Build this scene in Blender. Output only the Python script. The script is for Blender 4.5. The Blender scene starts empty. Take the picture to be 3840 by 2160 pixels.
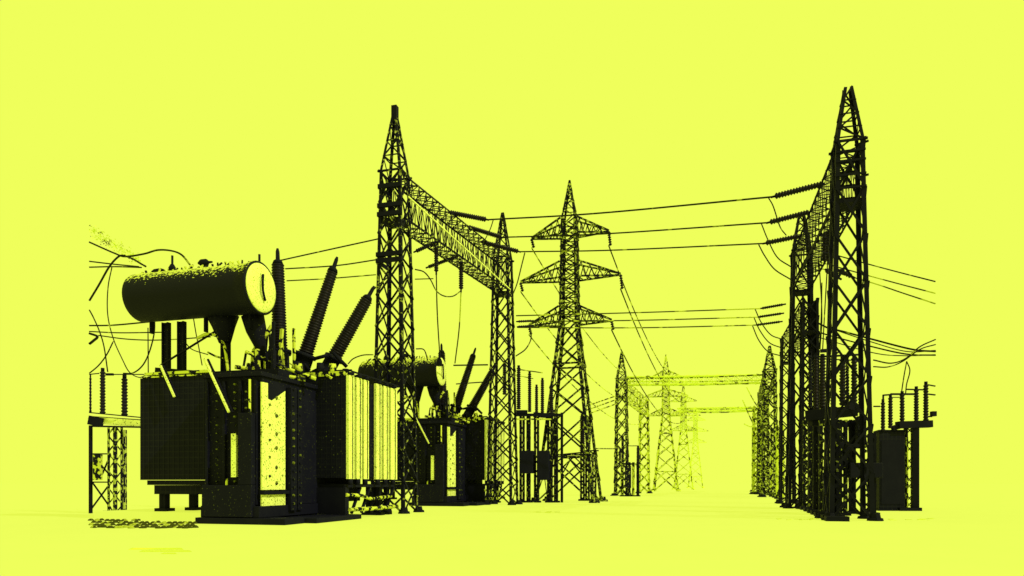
import bpy, math, random
from mathutils import Vector, Matrix
random.seed(7)
sc = bpy.context.scene
COL = sc.collection
F, CX, HY, EYE = 2560.0, 1920.0, 1812.0, 1.7      # focal length (px of a 3840 frame), horizon row, eye height

def P(px, py, d):
    return Vector(((px-CX)/F*d, d, EYE+(HY-py)/F*d))
def G(px, d, z=0.0):
    return Vector(((px-CX)/F*d, d, z))
U = Vector((.264, .965, 0)).normalized()
V = Vector((U.y, -U.x, 0))
Z = Vector((0, 0, 1))

# ------------------------------------------------------------------ materials
YEL = (.864, 1.0, .105)
def new_mat(name):
    m = bpy.data.materials.new(name); m.use_nodes = True
    nt = m.node_tree
    return m, nt, nt.nodes['Principled BSDF']
def steel(name, dark=(.0066, .0064, .030), spot=(.30, .34, .045), amount=.0, scale=9.0, rough=.62, stretch=1.0, spec=.05, grid=0.0):
    """black enamelled steel; 'amount' = share of the surface that is broken by pale spots"""
    m, nt, b = new_mat(name)
    N, L = nt.nodes, nt.links
    tc = N.new('ShaderNodeTexCoord')
    mp = N.new('ShaderNodeMapping'); mp.inputs['Scale'].default_value = (1, 1, stretch)
    L.new(tc.outputs['Object'], mp.inputs['Vector'])
    nz = N.new('ShaderNodeTexNoise'); nz.inputs['Scale'].default_value = scale; nz.inputs['Detail'].default_value = 3
    L.new(mp.outputs['Vector'], nz.inputs['Vector'])
    cr = N.new('ShaderNodeValToRGB')
    t = .5 + (.5-amount)*.32
    cr.color_ramp.elements[0].position = max(0, t-.02); cr.color_ramp.elements[0].color = (*dark, 1)
    cr.color_ramp.elements[1].position = min(1, t+.03); cr.color_ramp.elements[1].color = (*(spot if amount else dark), 1)
    L.new(nz.outputs['Fac'], cr.inputs['Fac'])
    out = cr.outputs['Color']
    # slow tonal drift so that no black is dead flat
    n2 = N.new('ShaderNodeTexNoise'); n2.inputs['Scale'].default_value = 1.3; n2.inputs['Detail'].default_value = 5
    L.new(tc.outputs['Object'], n2.inputs['Vector'])
    mx = N.new('ShaderNodeMix'); mx.data_type = 'RGBA'; mx.blend_type = 'ADD'
    mr = N.new('ShaderNodeMapRange'); mr.inputs['From Min'].default_value = .45; mr.inputs['From Max'].default_value = .75
    mr.inputs['To Max'].default_value = .5
    L.new(n2.outputs['Fac'], mr.inputs['Value']); L.new(mr.outputs['Result'], mx.inputs['Factor'])
    L.new(out, mx.inputs['A']); mx.inputs['B'].default_value = (.005, .005, .010, 1)
    out = mx.outputs['Result']
    if grid > 0:
        bk = N.new('ShaderNodeTexBrick'); bk.offset = 0
        bk.inputs['Scale'].default_value = 1; bk.inputs['Brick Width'].default_value = .26; bk.inputs['Row Height'].default_value = .26
        bk.inputs['Mortar Size'].default_value = .02
        bk.inputs['Color1'].default_value = (0, 0, 0, 1); bk.inputs['Color2'].default_value = (0, 0, 0, 1); bk.inputs['Mortar'].default_value = (grid, grid*1.1, grid*.6, 1)
        mp2 = N.new('ShaderNodeMapping'); mp2.inputs['Rotation'].default_value = (math.radians(90), 0, 0)
        L.new(tc.outputs['Object'], mp2.inputs['Vector']); L.new(mp2.outputs['Vector'], bk.inputs['Vector'])
        m3 = N.new('ShaderNodeMix'); m3.data_type = 'RGBA'; m3.blend_type = 'ADD'; m3.inputs['Factor'].default_value = 1
        L.new(out, m3.inputs['A']); L.new(bk.outputs['Color'], m3.inputs['B']); out = m3.outputs['Result']
    L.new(out, b.inputs['Base Color'])
    b.inputs['Roughness'].default_value = rough
    b.inputs['Specular IOR Level'].default_value = spec
    return m
def pale(name, base=(.86, .92, .42), speck=.25, scale=7.0, dark=(.10, .12, .02), dirt=.5):
    """pale yellow paint standing in for sunlit faces, with dark specks"""
    m, nt, b = new_mat(name)
    N, L = nt.nodes, nt.links
    tc = N.new('ShaderNodeTexCoord')
    nz = N.new('ShaderNodeTexNoise'); nz.inputs['Scale'].default_value = scale; nz.inputs['Detail'].default_value = 4
    L.new(tc.outputs['Object'], nz.inputs['Vector'])
    cr = N.new('ShaderNodeValToRGB')
    t = .5-(.5-speck)*.36
    cr.color_ramp.elements[0].position = max(0, t-.03); cr.color_ramp.elements[0].color = (*dark, 1)
    cr.color_ramp.elements[1].position = t+.05; cr.color_ramp.elements[1].color = (*base, 1)
    L.new(nz.outputs['Fac'], cr.inputs['Fac'])
    n2 = N.new('ShaderNodeTexNoise'); n2.inputs['Scale'].default_value = 1.1; n2.inputs['Detail'].default_value = 6
    L.new(tc.outputs['Object'], n2.inputs['Vector'])
    mx = N.new('ShaderNodeMix'); mx.data_type = 'RGBA'; mx.blend_type = 'MULTIPLY'
    mr = N.new('ShaderNodeMapRange'); mr.inputs['From Min'].default_value = .48; mr.inputs['From Max'].default_value = .8; mr.inputs['To Max'].default_value = dirt
    L.new(n2.outputs['Fac'], mr.inputs['Value']); L.new(mr.outputs['Result'], mx.inputs['Factor'])
    L.new(cr.outputs['Color'], mx.inputs['A']); mx.inputs['B'].default_value = (.6, .6, .5, 1)
    L.new(mx.outputs['Result'], b.inputs['Base Color'])
    b.inputs['Roughness'].default_value = .7; b.inputs['Specular IOR Level'].default_value = .15
    return m
def top_lit(name, thr=.62, scale=9.0, top_light=(.62, .68, .18)):
    """black drum with its sunlit top painted in as pale specks"""
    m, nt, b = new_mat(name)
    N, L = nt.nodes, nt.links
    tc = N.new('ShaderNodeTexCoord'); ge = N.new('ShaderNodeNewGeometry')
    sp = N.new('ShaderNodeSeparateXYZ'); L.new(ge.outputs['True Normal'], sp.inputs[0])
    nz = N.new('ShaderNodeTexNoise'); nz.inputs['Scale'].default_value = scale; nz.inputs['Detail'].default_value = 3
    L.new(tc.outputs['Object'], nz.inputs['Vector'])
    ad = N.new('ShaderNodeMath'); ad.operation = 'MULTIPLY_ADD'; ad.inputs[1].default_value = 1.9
    L.new(nz.outputs['Fac'], ad.inputs[0]); L.new(sp.outputs['Z'], ad.inputs[2])  # upward normal picks where the painted highlight falls
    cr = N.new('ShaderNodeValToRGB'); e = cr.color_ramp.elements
    e[0].position = .0; e[0].color = (.0046, .0046, .024, 1); e[1].position = 1; e[1].color = (*top_light, 1)
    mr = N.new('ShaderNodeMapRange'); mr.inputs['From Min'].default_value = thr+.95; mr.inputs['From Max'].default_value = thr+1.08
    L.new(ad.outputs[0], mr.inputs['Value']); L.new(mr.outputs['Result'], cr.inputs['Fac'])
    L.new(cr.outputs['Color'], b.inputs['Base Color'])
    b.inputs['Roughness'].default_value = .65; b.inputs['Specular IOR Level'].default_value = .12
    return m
def ground_mat(name):
    m, nt, b = new_mat(name)
    N, L = nt.nodes, nt.links
    b.inputs['Base Color'].default_value = (.14, .14, .13, 1); b.inputs['Roughness'].default_value = 1
    b.inputs['Specular IOR Level'].default_value = 0
    tc = N.new('ShaderNodeTexCoord')
    nz = N.new('ShaderNodeTexNoise'); nz.inputs['Scale'].default_value = .35; nz.inputs['Detail'].default_value = 6
    L.new(tc.outputs['Object'], nz.inputs['Vector'])
    cr = N.new('ShaderNodeValToRGB'); e = cr.color_ramp.elements
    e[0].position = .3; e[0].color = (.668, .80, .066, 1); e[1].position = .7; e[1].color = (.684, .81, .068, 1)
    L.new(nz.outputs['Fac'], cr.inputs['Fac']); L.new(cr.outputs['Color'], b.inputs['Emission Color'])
    b.inputs['Emission Strength'].default_value = 1.0  # ground glows like the sky, washing cast shadows out
    return m
def plain(name, c, rough=.7):
    return steel(name, dark=c, amount=0, rough=rough)

M = dict(
    black=steel('black_enamel', amount=0),
    tank=steel('tank_black_paint', amount=-.08, scale=14, spot=(.09, .10, .03)),
    fins=steel('radiator_black_paint', amount=0, grid=.005),
    fins2=steel('speckled_radiator_paint', amount=-.1, scale=9, grid=.004, spot=(.12, .14, .03)),
    lat=steel('galvanised_lattice', amount=.14, scale=4.5, spot=(.28, .31, .10)),  # pale spots stand in for highlights on the members
    latp=steel('pylon_lattice', amount=.30, scale=4, spot=(.36, .41, .11)),
    rust=steel('dull_rivets', amount=.5, scale=3, spot=(.13, .15, .035)),
    lat2=steel('galvanised_lattice_mid', amount=.36, scale=4, spot=(.42, .48, .14)),
    far1=steel('far_lattice', amount=.60, scale=1.6, spot=(.66, .75, .11), dark=(.03, .034, .012)),  # distance haze put into the far lattice colours, paler the farther
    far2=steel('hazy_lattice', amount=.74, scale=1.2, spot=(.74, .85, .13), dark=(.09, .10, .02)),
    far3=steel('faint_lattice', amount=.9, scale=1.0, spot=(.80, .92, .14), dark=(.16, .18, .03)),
    brown=steel('brown_glazed_porcelain', dark=(.0095, .0068, .034), amount=.03, spot=(.03, .017, .03), scale=7, rough=.45, spec=.10),
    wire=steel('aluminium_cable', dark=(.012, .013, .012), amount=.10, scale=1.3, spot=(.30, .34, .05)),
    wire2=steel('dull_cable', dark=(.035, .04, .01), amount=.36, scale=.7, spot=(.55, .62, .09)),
    wire3=steel('hazy_cable', dark=(.08, .09, .02), amount=.58, scale=.6, spot=(.74, .86, .12)),  # haze painted in as a paler cable colour
    pale=pale('sunlit_yellow_paint', speck=.17, scale=15),  # this and the next pale paints put sunlight into the faces' colour
    pale2=pale('sunlit_speckled_paint', speck=.2, scale=13, dark=(.16, .19, .04), dirt=.3),
    cap=pale('sunlit_end_paint', speck=.2, scale=15, dark=(.38, .45, .08), dirt=.25),
    worn=steel('worn_pale_pipework', amount=.55, scale=3.2, spot=(.62, .68, .12)),
    top_light=top_lit('top_lit_drum'),
    ground=ground_mat('glowing_yellow_ground'),
    stone=steel('dark_stones', dark=(.05, .055, .012), amount=.3, scale=2, spot=(.4, .45, .07)),
    smear=steel('olive_smear', dark=(.62, .70, .10), amount=.3, scale=.8, spot=(.78, .88, .12)),
)

# ------------------------------------------------------------------ mesh builder
class MB:
    def __init__(s): s.v = []; s.f = []; s.sm = []
    def box(s, o, a, b, c):
        """o = corner, a b c = edge vectors"""
        n = len(s.v); o = Vector(o)
        for k in (0, 1):
            for (i, j) in ((0, 0), (1, 0), (1, 1), (0, 1)):
                s.v.append(o+a*i+b*j+c*k)
        for q in ((0, 3, 2, 1), (4, 5, 6, 7), (0, 1, 5, 4), (1, 2, 6, 5), (2, 3, 7, 6), (3, 0, 4, 7)):
            s.f.append([n+i for i in q]); s.sm.append(False)
        return s
    def bar(s, p, q, w, h=None):
        h = h or w; p = Vector(p); q = Vector(q); d = q-p
        if d.length < 1e-6: return s
        d0 = d.normalized(); up = Z if abs(d0.z) < .95 else U
        a = d0.cross(up).normalized(); b = a.cross(d0).normalized()
        return s.box(p-a*w/2-b*h/2, a*w, b*h, d)
    def angle(s, p, q, w, inward):
        """steel angle (L section): two thin plates"""
        p = Vector(p); q = Vector(q); d = q-p; d0 = d.normalized()
        i = Vector(inward); i = (i-d0*i.dot(d0)).normalized(); j = d0.cross(i)
        a = (i+j).normalized(); b = (i-j).normalized(); t = w*.22
        s.box(p, a*w, b*t, d); s.box(p+b*t, a*t, b*(w-t), d)
        return s
    def lathe(s, p, q, prof, n=14, smooth=True):
        """prof = [(t along p->q, radius)]"""
        p = Vector(p); q = Vector(q); d = q-p; d0 = d.normalized(); up = Z if abs(d0.z) < .95 else U
        a = d0.cross(up).normalized(); b = a.cross(d0).normalized(); k0 = len(s.v)
        for (t, r) in prof:
            for i in range(n):
                an = 2*math.pi*i/n
                s.v.append(p+d*t+a*(r*math.cos(an))+b*(r*math.sin(an)))
        for r in range(len(prof)-1):
            for i in range(n):
                s.f.append([k0+r*n+i, k0+r*n+(i+1) % n, k0+(r+1)*n+(i+1) % n, k0+(r+1)*n+i]); s.sm.append(smooth)
        s.f.append([k0+i for i in range(n)][::-1]); s.sm.append(False)
        s.f.append([k0+(len(prof)-1)*n+i for i in range(n)]); s.sm.append(False)
        return s
    def cyl(s, p, q, r, r2=None, n=12):
        return s.lathe(p, q, [(0, r), (1, r if r2 is None else r2)], n)
    def tube(s, pts, r, n=6):
        pts = [Vector(x) for x in pts]; k0 = len(s.v); m = len(pts)
        for i, p in enumerate(pts):
            d = (pts[min(i+1, m-1)]-pts[max(i-1, 0)]).normalized(); up = Z if abs(d.z) < .9 else U
            a = d.cross(up).normalized(); b = a.cross(d).normalized()
            for k in range(n):
                an = 2*math.pi*k/n; s.v.append(p+a*(r*math.cos(an))+b*(r*math.sin(an)))
        for i in range(m-1):
            for k in range(n):
                s.f.append([k0+i*n+k, k0+i*n+(k+1) % n, k0+(i+1)*n+(k+1) % n, k0+(i+1)*n+k]); s.sm.append(True)
        s.f.append([k0+i for i in range(n)][::-1]); s.sm.append(False)
        s.f.append([k0+(m-1)*n+i for i in range(n)]); s.sm.append(False)
        return s
    def sheds(s, p, q, r, pitch=.16, core=.62, taper=1.0, n=12):
        """porcelain insulator with sheds"""
        L = (Vector(q)-Vector(p)).length; k = max(4, int(L/pitch)); prof = [(0, r*.75)]
        for i in range(k):
            t0 = i/k; f = 1+(taper-1)*t0
            prof += [(t0+.10/k, r*core*f), (t0+.45/k, r*f), (t0+.62/k, r*f), (t0+.8/k, r*core*f)]
        prof.append((1, r*.6*taper))
        return s.lathe(p, q, prof, n)
    def build(s, name, mat, parent=None, org=None, bevel=0):
        org = Vector(org) if org is not None else (parent_world(parent) if parent is not None else Vector((0, 0, 0)))
        me = bpy.data.meshes.new(name)
        me.from_pydata([tuple(v-org) for v in s.v], [], s.f)
        for i, pl in enumerate(me.polygons): pl.use_smooth = s.sm[i]
        me.materials.append(M[mat]); me.update()
        o = bpy.data.objects.new(name, me); COL.objects.link(o)
        if parent is not None: o.parent = parent
        else: o.location = org
        if bevel:
            bv = o.modifiers.new('bevel', 'BEVEL'); bv.width = bevel; bv.segments = 2; bv.limit_method = 'ANGLE'
        return o
WORLD = {}
def parent_world(p):
    w = Vector((0, 0, 0))
    while p is not None: w = w+Vector(p.location); p = p.parent
    return w
def tag(o, label, cat, group=None, kind=None):
    if label: o['label'] = label
    if cat: o['category'] = cat
    if group: o['group'] = group
    if kind: o['kind'] = kind
    return o
def empty(name, loc, label, cat, group=None):
    o = bpy.data.objects.new(name, None); COL.objects.link(o); o.location = loc
    o.empty_display_size = .3
    return tag(o, label, cat, group)
def copy_tree(o, parent=None):
    c = o.copy(); COL.objects.link(c); c.parent = parent
    for ch in list(o.children): copy_tree(ch, c)
    return c
def spline(pts, n=10):
    pts = [Vector(p) for p in pts]
    if len(pts) == 2: return [pts[0].lerp(pts[1], i/n) for i in range(n+1)]
    q = [pts[0]*2-pts[1]]+pts+[pts[-1]*2-pts[-2]]; out = []
    for i in range(1, len(q)-2):
        a, b, c, d = q[i-1], q[i], q[i+1], q[i+2]
        for k in range(n):
            t = k/n
            out.append(.5*((2*b)+(c-a)*t+(2*a-5*b+4*c-d)*t*t+(3*b-3*c+d-a)*t**3))
    out.append(pts[-1]); return out
def wire(pts, px, label, name='power_line', cat='power line', mat='wire', group=None, n=10):
    """pts = [(px,py,depth)], px = seen thickness"""
    w = [P(*p) for p in pts]; d = sum(p[2] for p in pts)/len(pts)
    o = MB().tube(spline(w, n), px*1.15*d/F/2, 6).build(name, mat, org=w[0])
    return tag(o, label, cat, group)

# ------------------------------------------------------------------ world, sun, camera
w = bpy.data.worlds.new('World'); sc.world = w; w.use_nodes = True
bg = w.node_tree.nodes['Background']; bg.inputs[0].default_value = (*YEL, 1); bg.inputs[1].default_value = 1.0
sun = bpy.data.lights.new('sun', 'SUN'); sun.energy = 2.2; sun.angle = math.radians(.6); sun.color = (1.0, .98, .42)
so = bpy.data.objects.new('sun', sun); COL.objects.link(so)
sd = (V*1.0-U*.25+Z*.95).normalized()                       # towards the sun: right, high, slightly behind the viewer
so.rotation_euler = sd.to_track_quat('Z', 'Y').to_euler()
cam = bpy.data.cameras.new('camera'); co = bpy.data.objects.new('camera', cam); COL.objects.link(co)
co.location = (0, 0, EYE); co.rotation_euler = (math.radians(90), 0, 0)
cam.sensor_width = 36; cam.lens = F/3840*36; cam.shift_y = (HY-1080)/3840
cam.clip_start = .1; cam.clip_end = 9000
sc.camera = co
sc.render.engine = 'CYCLES'
sc.view_settings.view_transform = 'Standard'; sc.view_settings.look = 'None'; sc.view_settings.exposure = 0
sc.render.resolution_x = 1024; sc.render.resolution_y = 576

# ------------------------------------------------------------------ setting
g = MB(); g.box(Vector((-4000, -60, -.3)), Vector((8000, 0, 0)), Vector((0, 6000, 0)), Vector((0, 0, .3)))
tag(g.build('ground', 'ground'), None, None, kind='structure')

# gravel edging along the kerb at the left
gv = MB()
for i in range(20):
    for r in range(4):
        px = 343+i*20+(10 if r % 2 else 0); y = 1953+r*9+random.uniform(-2, 2)
        d = 4352/(y-1812); c = G(px+random.uniform(-3, 3), d, .02)
        s = random.uniform(.11, .15)
        gv.lathe(c-Vector((s, 0, 0)), c+Vector((s, 0, 0)), [(0, .02), (.3, .075), (.7, .08), (1, .02)], 7)
tag(gv.build('gravel', 'stone', org=G(335, 29)), 'dark gravel edging in front of the transformer plinth', 'gravel', kind='stuff')
sm = MB()
for (x0, x1, y0, y1) in ((480, 690, 2055, 2062), (520, 720, 2064, 2070), (600, 665, 2073, 2078)):
    d0 = 4352/(y1-1812); d1 = 4352/(y0-1812)
    a = G(x0, d0, .004); b = G(x1, d0, .004); e = G(x1-10, d1, .004); f = G(x0+14, d1, .004)
    n = len(sm.v); sm.v += [a, b, e, f]; sm.f.append([n, n+1, n+2, n+3]); sm.sm.append(False)
tag(sm.build('ground_stain', 'smear'), None, None, kind='structure')

# ------------------------------------------------------------------ lattice columns
CORN = [(-1, -1), (1, -1), (1, 1), (-1, 1)]
def frame_corners(c, a, z, fu=U, fv=V):
    return [Vector((c.x, c.y, z))+fv*(a*i)+fu*(a*j) for (i, j) in CORN]
def lattice_faces(mb, B, T, n, bw, kind='X', faces=(0, 1, 2, 3), rings=True):
    for f in faces:
        b0, b1, t0, t1 = B[f], B[(f+1) % 4], T[f], T[(f+1) % 4]
        for k in range(n):
            p0 = b0.lerp(t0, k/n); p1 = b1.lerp(t1, k/n); q0 = b0.lerp(t0, (k+1)/n); q1 = b1.lerp(t1, (k+1)/n)
            ins = (p1-p0).normalized()*min(bw*.55, (p1-p0).length*.12); p0 = p0+ins; p1 = p1-ins; q0 = q0+ins; q1 = q1-ins
            off = (p0-p1).cross(q0-p0).normalized()*(bw*.35)
            if kind == 'X':
                mb.bar(p0+off, q1+off, bw*.4, bw); mb.bar(p1-off, q0-off, bw*.4, bw)
            else:
                if (k+f) % 2: mb.bar(p0, q1, bw*.45, bw)
                else: mb.bar(p1, q0, bw*.45, bw)
            if rings and k: mb.bar(p0, p1, bw*.7)
def lattice_column(parent, c, a0, a1, ztop, n, lw, bw, mat, zpeak=None, apeak=.09, feet=True, fu=U, fv=V, kind='X', zcollar=None, npk=4, plates=True, z0=0.0):
    B = frame_corners(c, a0, z0, fu, fv); T = frame_corners(c, a1, ztop, fu, fv)
    for k in range(4):
        ce = Vector((c.x, c.y, 0))
        MB().angle(B[k], T[k], lw, ce-Vector((B[k].x, B[k].y, 0))).build('leg', mat, parent)
        if feet:
            f = MB(); s = lw*1.5
            f.lathe(Vector((B[k].x, B[k].y, 0)), Vector((B[k].x, B[k].y, .34)), [(0, s*1.25), (.35, s*1.15), (.4, s*.85), (1, s*.7)], 8, False)
            f.build('footing', 'black', parent)
    br = MB(); lattice_faces(br, B, T, n, bw, kind, rings=False); br.build('bracing', mat, parent)
    if zpeak:
        K = frame_corners(c, apeak, zpeak, fu, fv); pk = MB()
        for k in range(4): pk.angle(T[k], K[k], lw*.72, c-T[k])
        lattice_faces(pk, T, K, npk, bw*.72, 'Z', rings=True)
        pk.build('peak', mat, parent)
        cl = MB()
        for k in range(4):
            e = (T[(k+1) % 4]-T[k]).normalized()*.12
            cl.bar(T[k]-e, T[(k+1) % 4]+e, lw*.5)
        cl.build('collar', mat, parent)
    return B, T
def truss(parent, c0, c1, a, zb, zt, n, cw, bw, mat, name='beam'):
    ax = Vector((c1.x-c0.x, c1.y-c0.y, 0)).normalized(); sd_ = Vector((ax.y, -ax.x, 0)); mb = MB()
    A = [Vector((c0.x, c0.y, z))+sd_*s*a for (s, z) in ((-1, zb), (1, zb), (1, zt), (-1, zt))]
    E = [Vector((c1.x, c1.y, z))+sd_*s*a for (s, z) in ((-1, zb), (1, zb), (1, zt), (-1, zt))]
    for k in range(4): mb.angle(A[k], E[k], cw, (A[(k+2) % 4]-A[k]))
    lattice_faces(mb, A, E, n, bw, 'X', rings=True)
    return mb.build(name, mat, parent)

def gantry(px0, d0, px1, d1, zb, zt, zp, label, mat, mat2, a0=.95, a1=.6, n=11, lw=.2, bw=.105, nb=12, both_peaks=True, apeak=.10, npk=4, group='steel lattice gantries'):
    c0 = G(px0, d0); c1 = G(px1, d1)
    root = empty('steel_gantry', c0, label, 'gantry', group)
    for i, c in enumerate((c0, c1)):
        col = MB().bar(c+Z*(zb-.25), c+Z*(zb-.1), 2*a1, 2*a1).build('column', mat if i == 0 else mat2, root)
        # the column's head plate carries its legs, bracing, peak and footings as sub-parts
        lattice_column(col, c, a0, a1, zt, n, lw, bw, mat if i == 0 else mat2, zp if both_peaks or i == 0 else None, apeak, npk=npk)
    truss(root, c0, c1, a1*.96, zb, zt-.05, nb, lw*.55, bw*.56, mat2)
    return root, c0, c1

# left near gantry
gl, L0, L1 = gantry(1481, 39.4, 1885, 54.3, 16.9, 19.5, 23.2,
    'tall lattice gantry rising behind the big transformer at left', 'lat', 'lat', n=11, nb=19, a0=1.04, a1=.65, lw=.19, bw=.11)
MB().bar(P(1532, 738, 38.6), P(1912, 1084, 53.6), .07).build('tie_bar', 'pale', gl)
cap = MB().box(Vector((L0.x, L0.y, 22.5))-U*.16-V*.16, V*.32, U*.32, Z*.95).build('peak_cap', 'black', gl)
# extra battens and plates on the near column as in the photograph
for z in (18.6, 17.5, 17.0, 14.7, 14.35):
    C = frame_corners(L0, .67+(19.5-z)*.02, z)
    MB().bar(C[0]-V*.03, C[1]+V*.03, .16, .24).build('batten', 'black', gl)
    MB().bar(C[3], C[0], .12, .2).build('batten', 'black', gl)
# the pale tie bar paints in the light on the top chord
# right near gantry
gr, R0, R1 = gantry(3179, 32, 3005, 46.7, 14.9, 17.5, 20.2,
    'tallest dark lattice gantry at the right, spike in two open prongs above its near column', 'black', 'black', n=8, lw=.19, bw=.10, nb=14, apeak=.19, npk=4)
for z in (17.0, 16.55, 15.9, 15.3):
    C = frame_corners(R0, .62+(17.5-z)*.02, z)
    MB().bar(C[0], C[1], .07, .09).build('batten', 'black', gr); MB().bar(C[3], C[2], .07, .09).build('batten', 'black', gr)
for z in (17.5, 15.95): MB().bar(Vector((R0.x, R0.y, z))+V*.3, Vector((R0.x, R0.y, z))+V*.82-U*.3, .08).build('batten', 'black', gr)
# lower gantry behind it on the right
g3, Q0, Q1 = gantry(3035, 45.5, 2952, 57, 11.9, 13.9, None,
    'shorter lattice gantry directly behind the tall right gantry, flat topped columns', 'black', 'black', n=12, lw=.17, bw=.085, nb=9, a0=.62, a1=.5)
# far left gantry
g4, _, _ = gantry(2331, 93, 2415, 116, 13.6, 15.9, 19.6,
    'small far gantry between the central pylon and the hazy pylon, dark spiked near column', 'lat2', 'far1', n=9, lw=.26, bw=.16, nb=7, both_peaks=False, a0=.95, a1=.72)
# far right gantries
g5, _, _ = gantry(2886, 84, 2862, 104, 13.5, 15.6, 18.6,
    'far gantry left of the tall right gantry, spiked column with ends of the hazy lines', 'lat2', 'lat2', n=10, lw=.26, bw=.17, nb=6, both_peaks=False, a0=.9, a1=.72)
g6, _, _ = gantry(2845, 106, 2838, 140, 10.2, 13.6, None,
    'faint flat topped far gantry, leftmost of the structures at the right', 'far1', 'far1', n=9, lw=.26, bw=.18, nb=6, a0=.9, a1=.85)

# ------------------------------------------------------------------ transmission pylons
def pylon(px, d, label, mat, lw=.27, bw=.15, group='transmission pylons'):
    c = G(px, d); root = empty('pylon', c, label, 'pylon', group)
    zw, zs, zp = 16.2, 25.6, 29.2
    B = frame_corners(c, 2.65, 0); W = frame_corners(c, .84, zw); S = frame_corners(c, .68, zs); K = frame_corners(c, .06, zp)
    for k in range(4):
        MB().angle(B[k], W[k], lw, c-B[k]).angle(W[k], S[k], lw*.85, c-W[k].copy()).build('leg', mat, root)
        MB().lathe(Vector((B[k].x, B[k].y, 0)), Vector((B[k].x, B[k].y, .45)), [(0, .5), (.4, .45), (.5, .3), (1, .26)], 8, False).build('footing', mat, root)
    # body bracing: big panels low down, small ones above
    br = MB(); zz = [0, 4.2, 7.6, 10.2, 12.4, 14.3, 16.2]
    lv = [[B[k].lerp(W[k], z/zw) for k in range(4)] for z in zz]
    for i in range(len(zz)-1):
        lattice_faces(br, lv[i], lv[i+1], 1, bw, 'X')
        if i in (1, 4):
            for k in range(4): br.bar(lv[i][k], lv[i][(k+1) % 4], bw)
    # inverted V in the lowest panel
    for k in range(4):
        m_ = (lv[1][k]+lv[1][(k+1) % 4])/2
        br.bar(m_, B[k].lerp(W[k], .12), bw*.8); br.bar(m_, B[(k+1) % 4].lerp(W[(k+1) % 4], .12), bw*.8)
    br.build('lower_bracing', mat, root)
    ub = MB(); lattice_faces(ub, W, S, 11, bw*.75, 'X'); ub.build('upper_bracing', mat, root)
    pk = MB()
    for k in range(4): pk.angle(S[k], K[k], lw*.6, c-S[k])
    lattice_faces(pk, S, K, 4, bw*.62, 'Z'); pk.build('peak', mat, root)
    tips = []
    for (z, L) in ((24.2, 3.55), (20.25, 4.6), (16.2, 3.8)):
        a = .84+(.68-.84)*(z-zw)/(zs-zw)
        for s in (-1, 1):
            am = MB(); tip = Vector((c.x, c.y, z))+V*s*L
            r = [Vector((c.x, c.y, z))+V*s*a+U*t*a for t in (-1, 1)]; rt = [p+Z*1.45 for p in r]
            for i in (0, 1):
                am.bar(r[i], tip, bw*.9); am.bar(rt[i], tip+Z*.12, bw*.9)
                for k in range(1, 5):
                    t = k/5; t2 = (k-.5)/5
                    am.bar(r[i].lerp(tip, t), rt[i].lerp(tip, t-.1), bw*.5)
                    am.bar(r[i].lerp(tip, t-.2), rt[i].lerp(tip, t-.1), bw*.5)
            for k in range(5): am.bar(r[0].lerp(tip, k/5), r[1].lerp(tip, (k+.6)/5 if k < 4 else 1), bw*.5)
            am.build('crossarm', mat, root); tips.append(tip)
    return root, tips
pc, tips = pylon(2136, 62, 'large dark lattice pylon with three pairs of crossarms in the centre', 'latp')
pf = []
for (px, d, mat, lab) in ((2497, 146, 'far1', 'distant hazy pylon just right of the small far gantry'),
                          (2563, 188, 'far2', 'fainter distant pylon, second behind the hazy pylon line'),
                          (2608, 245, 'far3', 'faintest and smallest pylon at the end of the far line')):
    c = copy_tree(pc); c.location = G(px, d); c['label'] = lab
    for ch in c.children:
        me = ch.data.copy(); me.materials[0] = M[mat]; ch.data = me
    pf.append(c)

# ------------------------------------------------------------------ transformer
C0 = Vector((-8.86, 27.5, 0))
def T(u, v, z): return C0+U*u+V*v+Z*z
def tb(u0, u1, v0, v1, z0, z1, mb=None):
    mb = mb or MB(); mb.box(T(u0, v0, z0), V*(v1-v0), U*(u1-u0), Z*(z1-z0)); return mb
tr = empty('power_transformer', T(2.5, -2.5, 0), 'nearest huge black power transformer with a horizontal drum on top, at the left', 'transformer', 'power transformers')
# base
b = MB(); tb(-.05, 1.4, -4.6, -.3, 0, .26, b); tb(1.42, 5.4, -4.4, .25, 0, .22, b); tb(.1, 4.6, -4.45, -1.6, .27, .75, b)
b.build('base_skid', 'black', tr, bevel=.02)
pl = MB(); tb(1.2, 6, -11.2, -4.9, 0, .40, pl); pl.build('plinth', 'ground', tr)  # plinth shares the ground's glow, so it shows hardly any shading
# tank
tk = MB(); tb(.45, 9.0, -4.45, -1.72, .76, 6.15, tk)
for v in (-4.4, -3.55, -2.75, -2.0):                               # stiffener ribs on the front face
    tb(.3, .448, v, v+.13, .8, 6.0, tk)
tb(.25, 9.1, -4.55, -1.62, 6.152, 6.34, tk)
tank = tk.build('tank', 'tank', tr, bevel=.015)
bo = MB()
for z in [1.1+.34*k for k in range(15)]:
    for v in (-3.0, -2.45): bo.lathe(T(.45, v, z), T(.36, v, z), [(0, .055), (1, .045)], 6, False)
    for v in (-3.9,): bo.lathe(T(.45, v, z), T(.38, v, z), [(0, .04), (1, .03)], 6, False)
bo.build('bolt_rows', 'rust', tank)
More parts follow.
